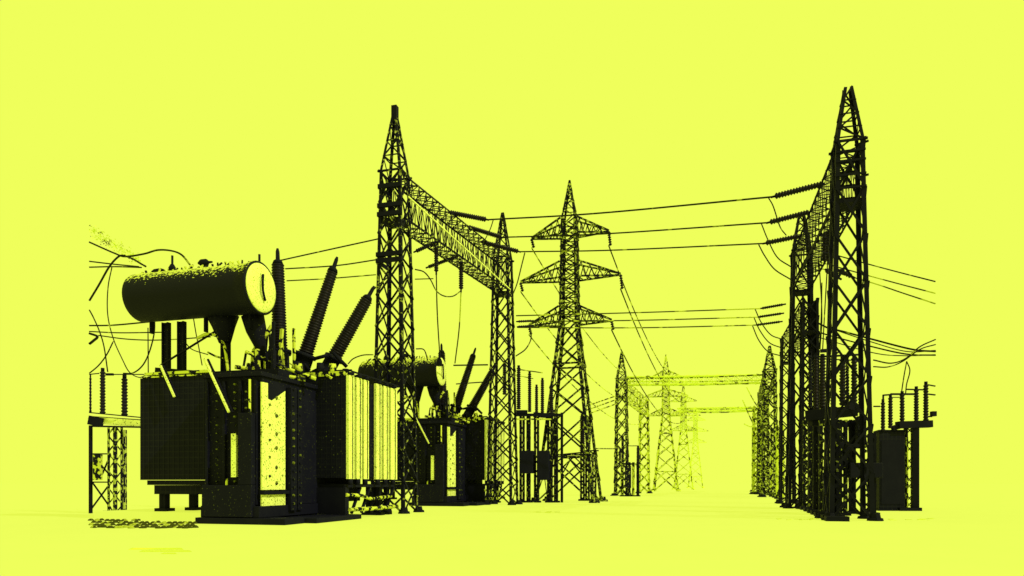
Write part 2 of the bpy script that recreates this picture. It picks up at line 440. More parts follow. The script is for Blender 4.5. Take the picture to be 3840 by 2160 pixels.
# cabinet low on the front
cb = MB(); tb(-.02, .28, -4.3, -1.9, .3, 1.62, cb); tb(.0, .27, -2.55, -1.9, 1.63, 4.6, cb)
cab = cb.build('control_cabinet', 'tank', tr, bevel=.02)
sl = MB(); tb(-.02, -.0, -2.86, -2.64, 1.95, 3.75, sl); tb(.0, .44, -2.84, -2.66, 1.97, 3.7, sl)
sl.build('pale_cover_strip', 'pale', tr)
rod = MB(); rod.cyl(T(.2, -1.62-.5, 1.0), T(.2, -2.12, 6.0), .05); rod.cyl(T(.15, -3.2, .5), T(.15, -3.2, 1.9), .05)
rod.build('pipe', 'worn', tr)
# pale panel painting in the sunlit tank side + the darker pier behind it
sp = MB(); tb(.36, 2.0, -1.715, -1.64, 1.42, 5.9, sp); tb(.36, 2.0, -1.715, -1.64, .42, 1.22, sp)
sp.build('side_sunlight_patch', 'pale2', tr)
for i, z in enumerate([1.7+.36*k+.07*math.sin(k*5.1) for k in range(11)]):
    MB().lathe(T(.85 if i % 2 else 1.35, -1.64, z), T(.85 if i % 2 else 1.35, -1.59, z), [(0, .06 if i % 2 else .10), (1, .05)], 6, False).build('bolt', 'rust', tr)
st = MB(); tb(.3, 2.3, -1.72, -1.5, 1.24, 1.38, st); st.build('step', 'black', tr)
sh = MB(); n0 = len(sh.v)
sh.v += [T(.75, -1.63, 5.92), T(2.0, -1.63, 5.92), T(2.0, -1.63, 5.75), T(1.0, -1.63, 5.2), T(.75, -1.63, 5.25)]; sh.f.append([n0, n0+4, n0+3, n0+2, n0+1]); sh.sm.append(False)
sh.build('panel_shadow', 'black', tr)  # flat black sheet standing in for a slanted shadow on the panel
pr = MB(); tb(2.15, 2.6, -1.72, -1.45, .5, 5.9, pr); tb(2.75, 3.1, -1.72, -1.5, .5, 5.9, pr); pr.build('pier', 'tank', tr)
rv = MB()
for z in [.8+.36*k for k in range(15)]:
    rv.lathe(T(2.3, -1.45, z), T(2.3, -1.38, z), [(0, .07), (1, .05)], 7, False)
    rv.lathe(T(2.9, -1.5, z), T(2.9, -1.44, z), [(0, .06), (1, .05)], 6, False)
rv.build('rivets', 'rust', tr)
# radiator banks
def radiator_bank(u0, u1, v0, v1, z0, z1, nf, mat='fins'):
    r = MB(); tb(u0+.12, u1, v0+.05, v1-.05, z0+.05, z1-.05, r)
    wv = (v1-v0)/nf
    for k in range(nf): tb(u0, u0+.12, v0+k*wv+.008, v0+(k+1)*wv-.008, z0, z1, r)
    return r.build('radiator', mat, tr)
ra = radiator_bank(1.5, 10.0, -8.9, -4.62, 1.85, 6.5, 16)
fr = MB(); tb(1.45, 1.8, -8.6, -5.1, 6.62, 6.74, fr); tb(1.45, 1.8, -8.75, -4.7, 6.502, 6.56, fr); fr.build('header_pipe', 'worn', ra)
lo = MB(); tb(1.6, 8, -8.6, -4.7, 1.62, 1.83, lo); tb(1.7, 8, -8.3, -4.7, 1.2, 1.61, lo); lo.build('lower_manifold', 'fins', ra)
for (v, u, wd) in ((-8.05, 1.9, .34), (-7.55, 3.2, .3)):
    f = MB(); tb(u, u+.3, v-wd/2, v-wd/2+.16, .5, 1.6, f); tb(u, u+.3, v+wd/2-.16, v+wd/2, .5, 1.6, f); tb(u-.1, u+.5, v-wd, v+wd*.8, .405, .55, f)
    f.build('leg', 'black', ra)
r2 = radiator_bank(4.63, 10.3, -3.1, -.16, 1.95, 6.75, 11, 'fins2')
hd = MB(); tb(4.6, 5.1, -3.1, -.2, 6.752, 6.92, hd); tb(4.62, 5.0, -3.0, -.3, 6.922, 6.97, hd); hd.build('header_pipe', 'worn', r2)
tr_ = MB(); tr_.bar(T(4.9, -3.2, 7.03), T(4.9, .0, 7.03), .09); tr_.bar(T(5, -.05, 7.0), T(10.2, -.05, 7.0), .07); tr_.build('rail', 'black', r2)
us = [4.66, 5.42, 6.18, 7.5, 8.36, 9.2]
wds = [.54, .52, .50, .58, .56, .78]
for i, (u, wd) in enumerate(zip(us, wds)):
    f = MB(); tb(u, u+wd, -.158, -.02, 1.9, 6.78, f)
    f_ = f.build('fin', 'pale' if i in (1, 3, 4) else 'cap', r2)  # sunlight on the fin faces comes from their pale colour
    sm_ = MB(); tb(u+wd*.62, u+wd*.69, -.018, .01, 1.92, 6.76, sm_); sm_.build('seam', 'rust', f_)
    kn = MB(); kn.cyl(T(u+wd/2, -.1, 1.62), T(u+wd/2, -.1, 1.9), .13); kn.build('valve', 'black', r2); kn = MB(); kn.lathe(T(u+wd/2, -.3, 6.86), T(u+wd/2, .1, 6.86), [(0, .06), (.5, .11), (1, .06)], 8)
    kn.build('valve', 'black', r2)
lo = MB(); tb(4.8, 10.2, -2.9, -.3, 1.5, 1.66, lo); tb(4.65, 5.0, -3.0, -.2, .24, 1.5, lo)
for u in (5.6, 6.6, 9.4): lo.bar(T(u, -.4, .25), T(u+.9, -.4, 1.5), .12)
lo.build('lower_manifold', 'black', r2)
wp = MB(); wp.tube([T(4.7, -.2, 1.15), T(6.2, -.2, 1.1), T(7.4, -.25, .9), T(9.8, -.3, 1.0)], .09, 8); wp.tube([T(4.9, -.1, .45), T(7.5, -.1, .42), T(10.2, -.1, .45)], .1, 8)
wp.build('drain_pipe', 'worn', r2)
for u in (8.9, 9.8):
    f = MB(); tb(u, u+.2, -1.35, -1.15, .1, 1.5, f); tb(u, u+.2, -.75, -.55, .1, 1.5, f); tb(u-.1, u+.35, -1.55, -.4, 0, .14, f); f.bar(T(u+.1, -1.2, .3), T(u+.1, -.65, 1.3), .12)
    f.build('leg', 'black', r2)
# conservator drum
cu, zc, rr = 1.86, 10.28, 1.09
va, vb = -9.52, -2.76
cn = MB(); prof = [(0, .25), (.006, .6), (.02, .9), (.045, 1.08), (.075, rr)]+[(.075+.9*k/12, rr) for k in range(1, 13)]+[(.976, rr+.07), (.997, rr+.07), (1, rr)]
cn.lathe(T(cu, va, zc), T(cu, vb, zc), prof, 40)
con = cn.build('conservator', 'top_light', tr)
ec = MB(); ec.lathe(T(cu, vb-.001, zc), T(cu, vb+.11, zc), [(0, rr-.02), (.3, rr-.06), (.7, rr*.82), (1, rr*.5)], 40)
end = ec.build('end_cap', 'cap', con)
hn = MB(); hn.tube(spline([T(cu-.1, vb+.17, zc+.55), T(cu-.22, vb+.24, zc+.2), T(cu-.2, vb+.24, zc-.2), T(cu+.05, vb+.17, zc-.55)], 6), .055, 6); hn.build('handle', 'black', end)
random.seed(3)
for k in range(26):
    fs = MB(); v = -9.0+k*.235; h = random.uniform(.06, .2)
    fs.bar(T(cu-.15+random.uniform(-.2, .2), v, zc+rr-.05), T(cu-.1, v+random.uniform(-.08, .08), zc+rr+h), .07)
    fs.build('top_fitting', 'worn', con)
rl = MB(); rl.lathe(T(cu, -6.05, zc+rr+.28), T(cu, -5.3, zc+rr+.28), [(0, .04), (.25, .16), (.6, .16), (.75, .06), (1, .04)], 10); rl.build('valve', 'black', con); rl = MB(); rl.cyl(T(cu, -5.8, zc+rr-.1), T(cu, -5.8, zc+rr+.30), .09); rl.build('valve', 'black', con); rl = MB()
rl.lathe(T(cu, -8.6, zc+rr+.08), T(cu, -7.9, zc+rr+.12), [(0, .05), (.3, .13), (.7, .13), (1, .05)], 8); rl.build('valve', 'black', con); rl = MB()
rl.cyl(T(cu, -7.45, zc+rr-.1), T(cu, -7.45, zc+rr+.75), .05); rl.lathe(T(cu, -7.45, zc+rr), T(cu, -7.45, zc+rr+.35), [(0, .1), (.5, .17), (1, .08)], 8); rl.build('valve', 'black', con); rl = MB()
rl.cyl(T(cu, -2.85, zc+rr-.1), T(cu, -2.85, zc+rr+.4), .05)
rl.build('valve', 'black', con)
# conservator supports
for (v, ww, ztop, zl) in ((-8.55, .26, 9.25, 6.9), (-7.68, .26, 9.25, 6.9), (-5.3, .3, 9.25, 4.9)):
    s_ = MB(); tb(2.4, 2.62, v, v+.07, zl, ztop, s_); tb(2.4, 2.62, v+ww-.07+.1, v+ww+.1, zl, ztop, s_); tb(2.48, 2.53, v+.07, v+ww+.03, zl, ztop, s_)
    s_.build('support_post', 'tank', tr)
for (va_, vb_, z_) in ((-8.95, -8.85, 8.7), (-5.95, -5.86, 8.6), (-3.6, -3.52, 8.6)): tb(2.1, 2.3, va_, vb_, z_, 9.32).build('bracket', 'black', tr)
pf_ = MB(); pf_.bar(T(2.3, -8.75, 7.0), T(2.3, -5.0, 6.6), .16, .24); pf_.bar(T(2.2, -7.8, 6.9), T(1.6, -6.9, 6.1), .12); pf_.bar(T(2.2, -8.4, 7.2), T(2.2, -5.1, 8.75), .07)
tb(2.0, 3.4, -5.6, -2.0, 6.36, 6.75, pf_)
pf_.build('support_frame', 'tank', tr)
for (p, q) in ((T(1.25, -7.55, 7.0), T(1.2, -6.75, 5.55)), (T(.2, -4.35, 6.95), T(.1, -3.05, 4.65))):
    MB().bar(p, q, .08, .08).build('brace', 'pale', tr)
for (p, q) in ((T(1.35, -7.48, 7.0), T(1.3, -6.68, 5.55)), (T(.3, -4.25, 6.95), T(.2, -2.95, 4.65))):
    MB().bar(p, q, .07, .07).build('brace', 'black', tr)
# gable that hangs below the drum: hopper and pressure pipe
hpn = MB(); hpn.lathe(T(2.4, -5.15, 9.3), T(2.4, -5.05, 8.1), [(0, .7), (.4, .5), (1, .26)], 12); hpn.lathe(T(2.6, -3.75, 9.35), T(3.2, -3.35, 6.6), [(0, .5), (.25, .45), (.5, .26), (1, .2)], 12)
hpn.build('relief_pipe', 'tank', tr)
vp = MB()
vp.tube(spline([T(2.0, -6.2, 8.3), T(2.0, -5.6, 8.45), T(2.2, -5.0, 8.1), T(2.2, -4.7, 6.6)], 6), .07)
vp.tube(spline([T(2.8, -3.9, 6.5), T(2.8, -3.8, 7.8), T(2.9, -3.3, 8.4), T(3.0, -3.0, 8.9)], 6), .1)
vp.tube(spline([T(2.2, -3.8, 7.6), T(2.4, -3.2, 7.35), T(3.0, -2.2, 6.9), T(3.4, -1.0, 6.45)], 6), .09)
vp.tube(spline([T(2.0, -4.2, 6.9), T(2.4, -3.2, 6.75), T(2.8, -2.3, 6.55), T(3.2, -1.4, 6.4)], 6), .1)
vp.tube(spline([T(2.3, -5.9, 7.7), T(2.4, -5.5, 7.5), T(2.5, -5.1, 7.4)], 6), .05)
vp.build('pipe', 'worn', tr)
random.seed(11)
for k in range(30):
    cv = MB()
    v = random.uniform(-4.1, -.9); u = random.uniform(2.2, 6.2); z = random.uniform(6.4, 7.5)
    if random.random() < .5: cv.bar(T(u, v, z), T(u+random.uniform(-.3, .3), v+random.uniform(-.6, .6), z+random.uniform(-.5, .5)), random.uniform(.05, .11))
    else: cv.lathe(T(u, v, 6.35), T(u, v, z+.2), [(0, .14), (.6, .12), (.65, .2), (1, .16)], 8)
    cv.build('cover_fitting', 'worn' if k % 2 else 'tank', tr)
random.seed(5)
for k in range(22):
    cw = MB(); v = random.uniform(-4.3, -2.3); u = random.uniform(2.2, 4); cw.bar(T(u, v, 6.3), T(u+.1, v+random.uniform(-.25, .25), random.uniform(7.2, 9.0)), random.uniform(.05, .16))
    cw.build('stanchion', 'tank' if k % 3 else 'worn', tr)
# bushings on turrets
for (px0, py0, px1, py1, d, r, tp, tw) in ((1049, 1310, 1042, 990, 33, .37, .80, .44), (1147, 1325, 1247, 1018, 33.5, .37, .70, .44), (1256, 1335, 1376, 1122, 34.2, .37, .82, .38)):
    p = P(px0, py0, d); q = P(px1, py1, d); ax = (q-p).normalized()
    bs = MB().sheds(p, q, r, .13, .86, tp, 18).build('bushing', 'brown', tr)
    MB().lathe(q, q+ax*.75, [(0, r*.7), (.2, r*.55), (.3, .1), (.8, .09), (1, .05)], 10).build('terminal', 'black', bs)
    tu = MB(); tu.lathe(p-ax*1.15, p, [(0, tw*1.15), (.18, tw*1.1), (.2, tw), (.8, tw), (.82, tw*1.25), (.95, tw*1.25), (1, tw*.9)], 16); tu.build('turret', 'tank', bs)
pp = P(1262, 1325, 34.2)
for s_ in ((1248, 1322, 1300, 1375), (1180, 1345, 1230, 1332), (1105, 1315, 1160, 1390), (1010, 1300, 1090, 1330)):
    MB().tube([P(s_[0], s_[1], 33.2), P(s_[2], s_[3], 33.2)], .09, 8).build('pipe', 'black', tr)

# second transformer, further down the row
t2 = copy_tree(tr); t2.location = Vector(tr.location)+U*23.3+Vector((-.55, 0, 0))
t2['label'] = 'second black power transformer, partly hidden behind the left gantry column'

# ------------------------------------------------------------------ insulator strings and lines
def string(p, q, label, r=.16, mat='brown', group='insulator strings', pitch=.15, name='insulator_string'):
    p, q = P(*p), P(*q)
    o = empty(name, p, label, 'insulator', group); ax = (q-p).normalized()
    MB().sheds(p+ax*.12, q-ax*.12, r, pitch, .7, 1.0, 10).build('discs', mat, o)
    MB().tube([p, p+ax*.14], .06).build('clamp', 'black', o)
    MB().tube([q-ax*.14, q+ax*.1], .06).build('clamp', 'black', o)
    return o
ORD = ('topmost', 'middle', 'lowest')
LS = [((1682, 796, 45.4), (1828, 824, 44.6)), ((1752, 850, 48.1), (1882, 890, 47.4)), ((1802, 905, 50.1), (1948, 944, 49.3))]
RS = [((3092, 688, 36.5), (2898, 738, 37)), ((3040, 794, 40), (2880, 835, 40.5)), ((3000, 885, 43.3), (2865, 913, 43.8))]
for i in range(3):
    string(*LS[i], f'{ORD[i]} of three insulator strings pulling right from the left gantry beam', .17)
    string(*RS[i], f'{ORD[i]} of three large insulator strings pulling left from the tall right gantry', .17)
    a, b = LS[i][1], RS[i][1]
    mid = ((a[0]*.62+b[0]*.38), a[1]*.62+b[1]*.38+(9, 8, 6)[i], a[2]*.62+b[2]*.38)
    wire([a, mid, b], (5.2, 4.6, 4.4)[i], f'{ORD[i]} long line spanning between the two tall gantries', mat='wire', group='lines between the gantries', n=14)
# lower three lines
LL = [((1935, 1184, 52), (2400, 1172, 53), (2852, 1157, 52), (2942, 1141, 51)), ((1935, 1206, 54), (2400, 1201, 55), (2842, 1189, 54), (2935, 1175, 53)), ((1940, 1228, 56), (2400, 1229, 57), (2835, 1219, 56), (2930, 1206, 55))]
for i, (a, m_, b, e) in enumerate(LL):
    wire([a, m_, b], 4.0, f'{ORD[i]} of three low lines passing behind the central pylon', mat='wire2', group='low lines behind the pylon', n=14)
    string(b, e, f'{ORD[i]} of three small insulator strings on the shorter right gantry', .11)
for i, (y0, y1) in enumerate(((1206, 1203), (1226, 1222))):
    string((1938, y0+0, 51.5), (1998, y1+0, 51.5), ('upper', 'lower')[i]+' short insulator string at the second left gantry column', .1)
# jumpers on the right
J = [[(2882, 742, 37), (2900, 775, 37.5), (2925, 850, 38.5), (2948, 882, 39.5)], [(2855, 838, 40), (2880, 900, 40.5), (2915, 965, 41), (2965, 1000, 42)],
     [(2845, 917, 43), (2868, 960, 43.2), (2905, 1010, 43.6), (2965, 1048, 44)]]
for i, j in enumerate(J): wire(j, 4, f'{ORD[i]} drooping jumper cable beside the tall right gantry', 'jumper_cable', 'cable', group='jumper cables')
J = [[(2832, 1160, 52), (2855, 1210, 52), (2890, 1255, 52), (2932, 1272, 52)], [(2828, 1192, 54), (2850, 1240, 54), (2885, 1285, 54), (2932, 1305, 54)],
     [(2822, 1222, 56), (2845, 1275, 56), (2880, 1318, 56), (2930, 1335, 56)]]
for i, j in enumerate(J): wire(j, 3.4, f'{ORD[i]} thin jumper curving down to the shorter right gantry', 'jumper_cable', 'cable', mat='wire', group='jumper cables')
# left gantry: strings on the camera side, hanging strings and droppers
string((1642, 905, 44.4), (1556, 944, 43.4), 'upper insulator string pulling left from the left gantry beam', .13)
string((1722, 958, 47.2), (1602, 1003, 46), 'lower insulator string pulling left from the left gantry beam', .13)
string((1636, 905, 44), (1636, 1025, 44), 'left of two insulators hanging down under the left gantry beam', .15)
string((1729, 975, 47.3), (1729, 1090, 47.3), 'right of two insulators hanging down under the left gantry beam', .17)
wire([(1636, 1025, 44), (1640, 1180, 45), (1650, 1345, 52)], 4, 'left vertical dropper cable falling to the second transformer', 'dropper_cable', 'cable', group='dropper cables')
wire([(1729, 1090, 47.3), (1722, 1230, 49), (1706, 1362, 52)], 4, 'right vertical dropper cable falling to the second transformer', 'dropper_cable', 'cable', mat='wire2', group='dropper cables')
wire([(1556, 1010, 41), (1590, 1020, 41), (1615, 1050, 41), (1636, 1090, 43.3), (1665, 1110, 42), (1700, 1110, 45.6), (1729, 1090, 47.3)], 4, 'looping jumper hanging between the two hanging insulators', 'jumper_cable', 'cable', group='jumper cables')
wire([(1556, 1047, 41), (1625, 1045, 41.4)], 3.4, 'short level cable right of the left gantry column', 'jumper_cable', 'cable', mat='wire2', group='jumper cables')
wire([(1045, 978, 36), (1230, 937, 38), (1422, 895, 39)], 4.6, 'upper line running from the first bushing to the left gantry', mat='wire', group='lines to the left gantry')
wire([(1070, 1008, 37), (1260, 996, 37), (1418, 973, 37)], 4.2, 'middle line running behind the bushings to the left gantry', mat='wire', group='lines to the left gantry')
wire([(1075, 1053, 38), (1240, 1044, 38), (1410, 1030, 38)], 3.8, 'lowest line running behind the bushings to the left gantry', mat='wire2', group='lines to the left gantry')
wire([(1388, 1098, 34.2), (1420, 1068, 34.9), (1460, 1035, 35.6)], 4.5, 'short lead from the third bushing up to the left gantry column', 'lead_cable', 'cable')
wire([(1850, 824, 41.2), (1838, 860, 42), (1818, 900, 43), (1810, 915, 43.5)], 3.4, 'short jumper beside the topmost left insulator string', 'jumper_cable', 'cable', mat='wire2', group='jumper cables')
wire([(1968, 948, 45.6), (1955, 1000, 46.5), (1940, 1060, 47.5), (1925, 1100, 48.5)], 4, 'jumper hanging right of the second left gantry column', 'jumper_cable', 'cable', mat='wire2', group='jumper cables')
# behind the left gantry base, little cables
wire([(1305, 1365, 38), (1325, 1345, 38), (1360, 1332, 38), (1400, 1330, 38)], 4, 'thin cable arching right of the third bushing', 'bare_cable', 'cable', mat='wire2')
wire([(1365, 1420, 38), (1368, 1385, 38), (1378, 1358, 38), (1392, 1345, 38)], 4, 'thin cable rising behind the fins of the nearest transformer', 'bare_cable', 'cable', mat='wire')
wire([(1560, 1308, 50), (1590, 1312, 50), (1604, 1352, 50)], 4, 'thin looped cable over the drum of the second transformer', 'bare_cable', 'cable', mat='wire')
wire([(1700, 1370, 54), (1830, 1368, 54)], 5, 'dark level busbar behind the second transformer bushings', 'busbar', 'busbar', mat='black')
wire([(1710, 1440, 54), (1850, 1430, 54)], 4, 'lower level busbar behind the second transformer bushings', 'busbar', 'busbar', mat='black')
# terminal cone on second drum
tc_ = MB().lathe(P(1648, 1372, 50.5), P(1648, 1325, 50.5), [(0, .24), (.4, .2), (.6, .1), (1, .05)], 10).build('cable_terminal', 'black', org=P(1648, 1372, 50.5))
tag(tc_, 'small dark cone terminal on the drum of the second transformer', 'terminal')

# lines from the central pylon to the far pylons
tipn = ('top left', 'top right', 'middle left', 'middle right', 'bottom left', 'bottom right')
far_off = Vector(pf[0].location)-Vector(pc.location)
for i, t in enumerate(tips):
    h = 1.25 if i in (1, 3) else .8
    drop = t-Z*h
    o = empty('insulator_string', t, f'small insulator string hanging from the {tipn[i]} crossarm tip of the central pylon', 'insulator', 'pylon insulators')
    MB().sheds(t, drop+V*(.15 if i % 2 else .2), .16, .2, .5, 1, 8).build('discs', 'brown', o)
    e = t+far_off-Z*1.2
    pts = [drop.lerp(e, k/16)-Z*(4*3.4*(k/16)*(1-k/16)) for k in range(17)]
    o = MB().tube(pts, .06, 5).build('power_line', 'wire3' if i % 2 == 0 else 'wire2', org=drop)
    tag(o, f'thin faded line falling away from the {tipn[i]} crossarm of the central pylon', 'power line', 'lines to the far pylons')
wire([(1992, 1240, 58), (1990, 1275, 56), (1970, 1310, 55), (1935, 1335, 54)], 4, 'curved cable left of the central pylon under its bottom arm', 'jumper_cable', 'cable', mat='wire', group='jumper cables')
# faint lattice beams that close the far bays
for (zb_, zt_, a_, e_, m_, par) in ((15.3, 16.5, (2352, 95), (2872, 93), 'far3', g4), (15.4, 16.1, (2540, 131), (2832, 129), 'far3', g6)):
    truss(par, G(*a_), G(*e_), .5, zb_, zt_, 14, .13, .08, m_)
# far bundles
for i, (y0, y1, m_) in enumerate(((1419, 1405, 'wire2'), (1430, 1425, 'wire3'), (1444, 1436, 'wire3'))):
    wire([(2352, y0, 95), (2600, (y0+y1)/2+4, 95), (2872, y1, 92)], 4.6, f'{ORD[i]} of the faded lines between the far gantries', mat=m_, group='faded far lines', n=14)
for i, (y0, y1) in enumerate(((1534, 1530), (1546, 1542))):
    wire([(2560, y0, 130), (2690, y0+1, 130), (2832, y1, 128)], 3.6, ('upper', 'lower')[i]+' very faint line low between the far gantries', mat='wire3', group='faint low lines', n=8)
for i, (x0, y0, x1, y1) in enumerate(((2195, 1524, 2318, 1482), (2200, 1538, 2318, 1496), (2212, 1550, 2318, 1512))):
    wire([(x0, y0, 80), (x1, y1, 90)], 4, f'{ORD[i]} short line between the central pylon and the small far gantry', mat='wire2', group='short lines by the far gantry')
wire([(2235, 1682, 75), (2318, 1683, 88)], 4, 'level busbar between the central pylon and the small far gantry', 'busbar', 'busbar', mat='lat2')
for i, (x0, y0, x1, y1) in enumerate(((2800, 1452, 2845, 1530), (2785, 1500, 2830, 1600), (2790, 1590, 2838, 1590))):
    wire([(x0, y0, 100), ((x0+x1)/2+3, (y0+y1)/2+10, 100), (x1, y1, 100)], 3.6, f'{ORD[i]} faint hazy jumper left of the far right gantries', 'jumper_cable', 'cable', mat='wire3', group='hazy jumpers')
# lines beyond the right gantry to the right
for i, (x0, y0, y1) in enumerate(((3262, 992, 1056), (3265, 1035, 1100), (3268, 1058, 1139))):
    wire([(3075, y0-52, 46), (3262, y0, 44), (3390, (y0+y1)/2+2, 42), (3508, y1, 41)], 4.2, f'{ORD[i]} of three high lines leaving to the right', mat='wire2' if i else 'wire', group='lines leaving right')
for i, pts in enumerate(([(3055, 1205, 46), (3110, 1232, 46), (3150, 1240, 45), (3270, 1272, 44), (3420, 1310, 43), (3508, 1318, 43)],
                         [(3055, 1235, 46), (3100, 1255, 46), (3270, 1300, 44), (3400, 1328, 43), (3508, 1332, 43)],
                         [(3060, 1262, 47), (3270, 1322, 45), (3390, 1334, 44), (3508, 1330, 43)],
                         [(3140, 1240, 44), (3270, 1283, 44), (3400, 1318, 43), (3508, 1314, 43)],
                         [(3275, 1350, 42), (3340, 1362, 42), (3395, 1345, 42), (3450, 1300, 42), (3508, 1273, 42)],
                         [(3275, 1375, 42.5), (3330, 1376, 42.5), (3385, 1355, 42.5), (3450, 1310, 42.5), (3508, 1292, 42.5)])):
    wire(pts, (6, 5, 3.4, 3.4, 4.6, 4.2)[i], ('thick sagging cable right of the shorter right gantry, upper', 'thick sagging cable right of the shorter right gantry, lower',
        'thin lowest straight line behind the right gantry column', 'thin upper straight line behind the right gantry column',
        'dark cable rising to the upper right edge, upper one', 'dark cable rising to the upper right edge, lower one')[i], mat='wire', group='sagging cables at the right')
wire([(3400, 1355, 42), (3390, 1410, 42), (3380, 1476, 42)], 3.6, 'left dropper onto the right hand busbar', 'dropper_cable', 'cable', group='dropper cables')
wire([(3400, 1355, 42), (3412, 1390, 42), (3400, 1440, 42), (3396, 1476, 42)], 3.6, 'right bowed dropper onto the right hand busbar', 'dropper_cable', 'cable', group='dropper cables')
# verticals under right beam
for i, (x, x2, y0, d) in enumerate(((3072, 3080, 985, 43), (3103, 3090, 990, 42), (3082, 3078, 1060, 45))):
    wire([(x, y0, d), (x2+2, 1180, d), (x2-5, 1310, d)], 3.6, ('left', 'right', 'middle')[i]+' vertical dropper between the right gantry columns', 'dropper_cable', 'cable', group='dropper cables')
string((3092, 870, 41), (3092, 985, 41), 'dark insulator hanging under the tall right gantry beam, left one', .16)
string((3105, 860, 40), (3105, 985, 40), 'dark insulator hanging under the tall right gantry beam, right one', .16)
string((3095, 1010, 39), (3150, 1045, 38), 'insulator string slanting behind the tall right column, left one', .14)
string((3140, 1010, 38), (3200, 1040, 38), 'insulator string slanting behind the tall right column, right one', .14)

# ------------------------------------------------------------------ post insulators / breakers
def post(parent, px, y0, y1, d, wpx, mat='brown', cap=True, ped=0):
    r = wpx*d/F/2; p = P(px, y0, d); q = P(px, y1, d)
    o = MB().sheds(p, q, r, .17, .72, .92, 12).build('post_insulator', mat, parent)
    if cap: MB().cyl(q, q+Z*.18, r*.6).build('cap', 'black', o)
    return o
def lat_post(parent, px, d, ztop, a=.3, mat='lat2', n=8, lw=.1, bw=.06, name='support_column', foot=True):
    c = G(px, d); mb = MB(); B = frame_corners(c, a, 0); T_ = frame_corners(c, a, ztop)
    for k in range(4): mb.angle(B[k], T_[k], lw, c-B[k])
    lattice_faces(mb, B, T_, n, bw, 'Z', rings=False)
    o = mb.build(name, mat, parent)
    if foot: MB().box(c-U*(a+.15)-V*(a+.15), V*(2*a+.3), U*(2*a+.3), Z*.16).build('footing', 'black', o)
    return o

# far left busbar stand
d = 38.5
ls = empty('busbar_stand', G(430, d), 'busbar stand with dark post insulators at the far left edge', 'busbar stand', 'busbar stands')
for (x, wp, y0, y1) in ((339, 9, 1548, 1415), (385, 21, 1552, 1392), (467, 24, 1560, 1418)): post(ls, x, y0, y1, d, wp)
be = MB(); be.bar(P(335, 1574, d), P(545, 1590, d-.4), .22, .36); be.build('crossbeam', 'pale', ls)
be = MB(); be.bar(P(335, 1562, d), P(540, 1576, d-.4), .1, .07); be.bar(P(335, 1598, d-.2), P(545, 1602, d-.6), .1, .09); be.bar(P(335, 1547, d), P(535, 1566, d-.4), .07, .06); be.bar(P(335, 1575, d-.3), P(384, 1585, d-.3), .25, .5); be.build('crossbeam_flange', 'black', ls)
lat_post(ls, 432, d, 4.9, .27, 'lat2', 10, .15); lat_post(ls, 466, d+2.5, 4.9, .1, 'lat2', 8, .08, .05, foot=False)
c = G(340, d); mb = MB().bar(c, c+Z*4.9, .14); mb.build('support_column', 'black', ls)
xb = MB()
for (p, q) in (((345, 1905), (415, 1810)), ((347, 1810), (415, 1905)), ((345, 1702), (415, 1702)), ((345, 1808), (415, 1808)), ((362, 1725), (415, 1785)), ((378, 1790), (415, 1705))): xb.bar(P(*p, d), P(*q, d), .07)
xb.build('cross_bracing', 'black', ls)
MB().box(P(348, 1800, d-.4), V*.42, U*.25, Z*1.42).build('switch_box', 'worn', ls)
MB().bar(P(335, 1404, d), P(372, 1400, d), .05).bar(P(397, 1404, d), P(425, 1404, d), .12).bar(P(425, 1404, d), P(540, 1404, d), .05).build('busbar', 'black', ls)
# small fence rail over the left bank
tag(MB().bar(P(545, 1403, 33), P(735, 1400, 32.5), .1).bar(P(555, 1230, 34), P(556, 1400, 33), .05).build('handrail', 'black', org=P(545, 1403, 33)), 'dark handrail above the left radiator bank', 'handrail')

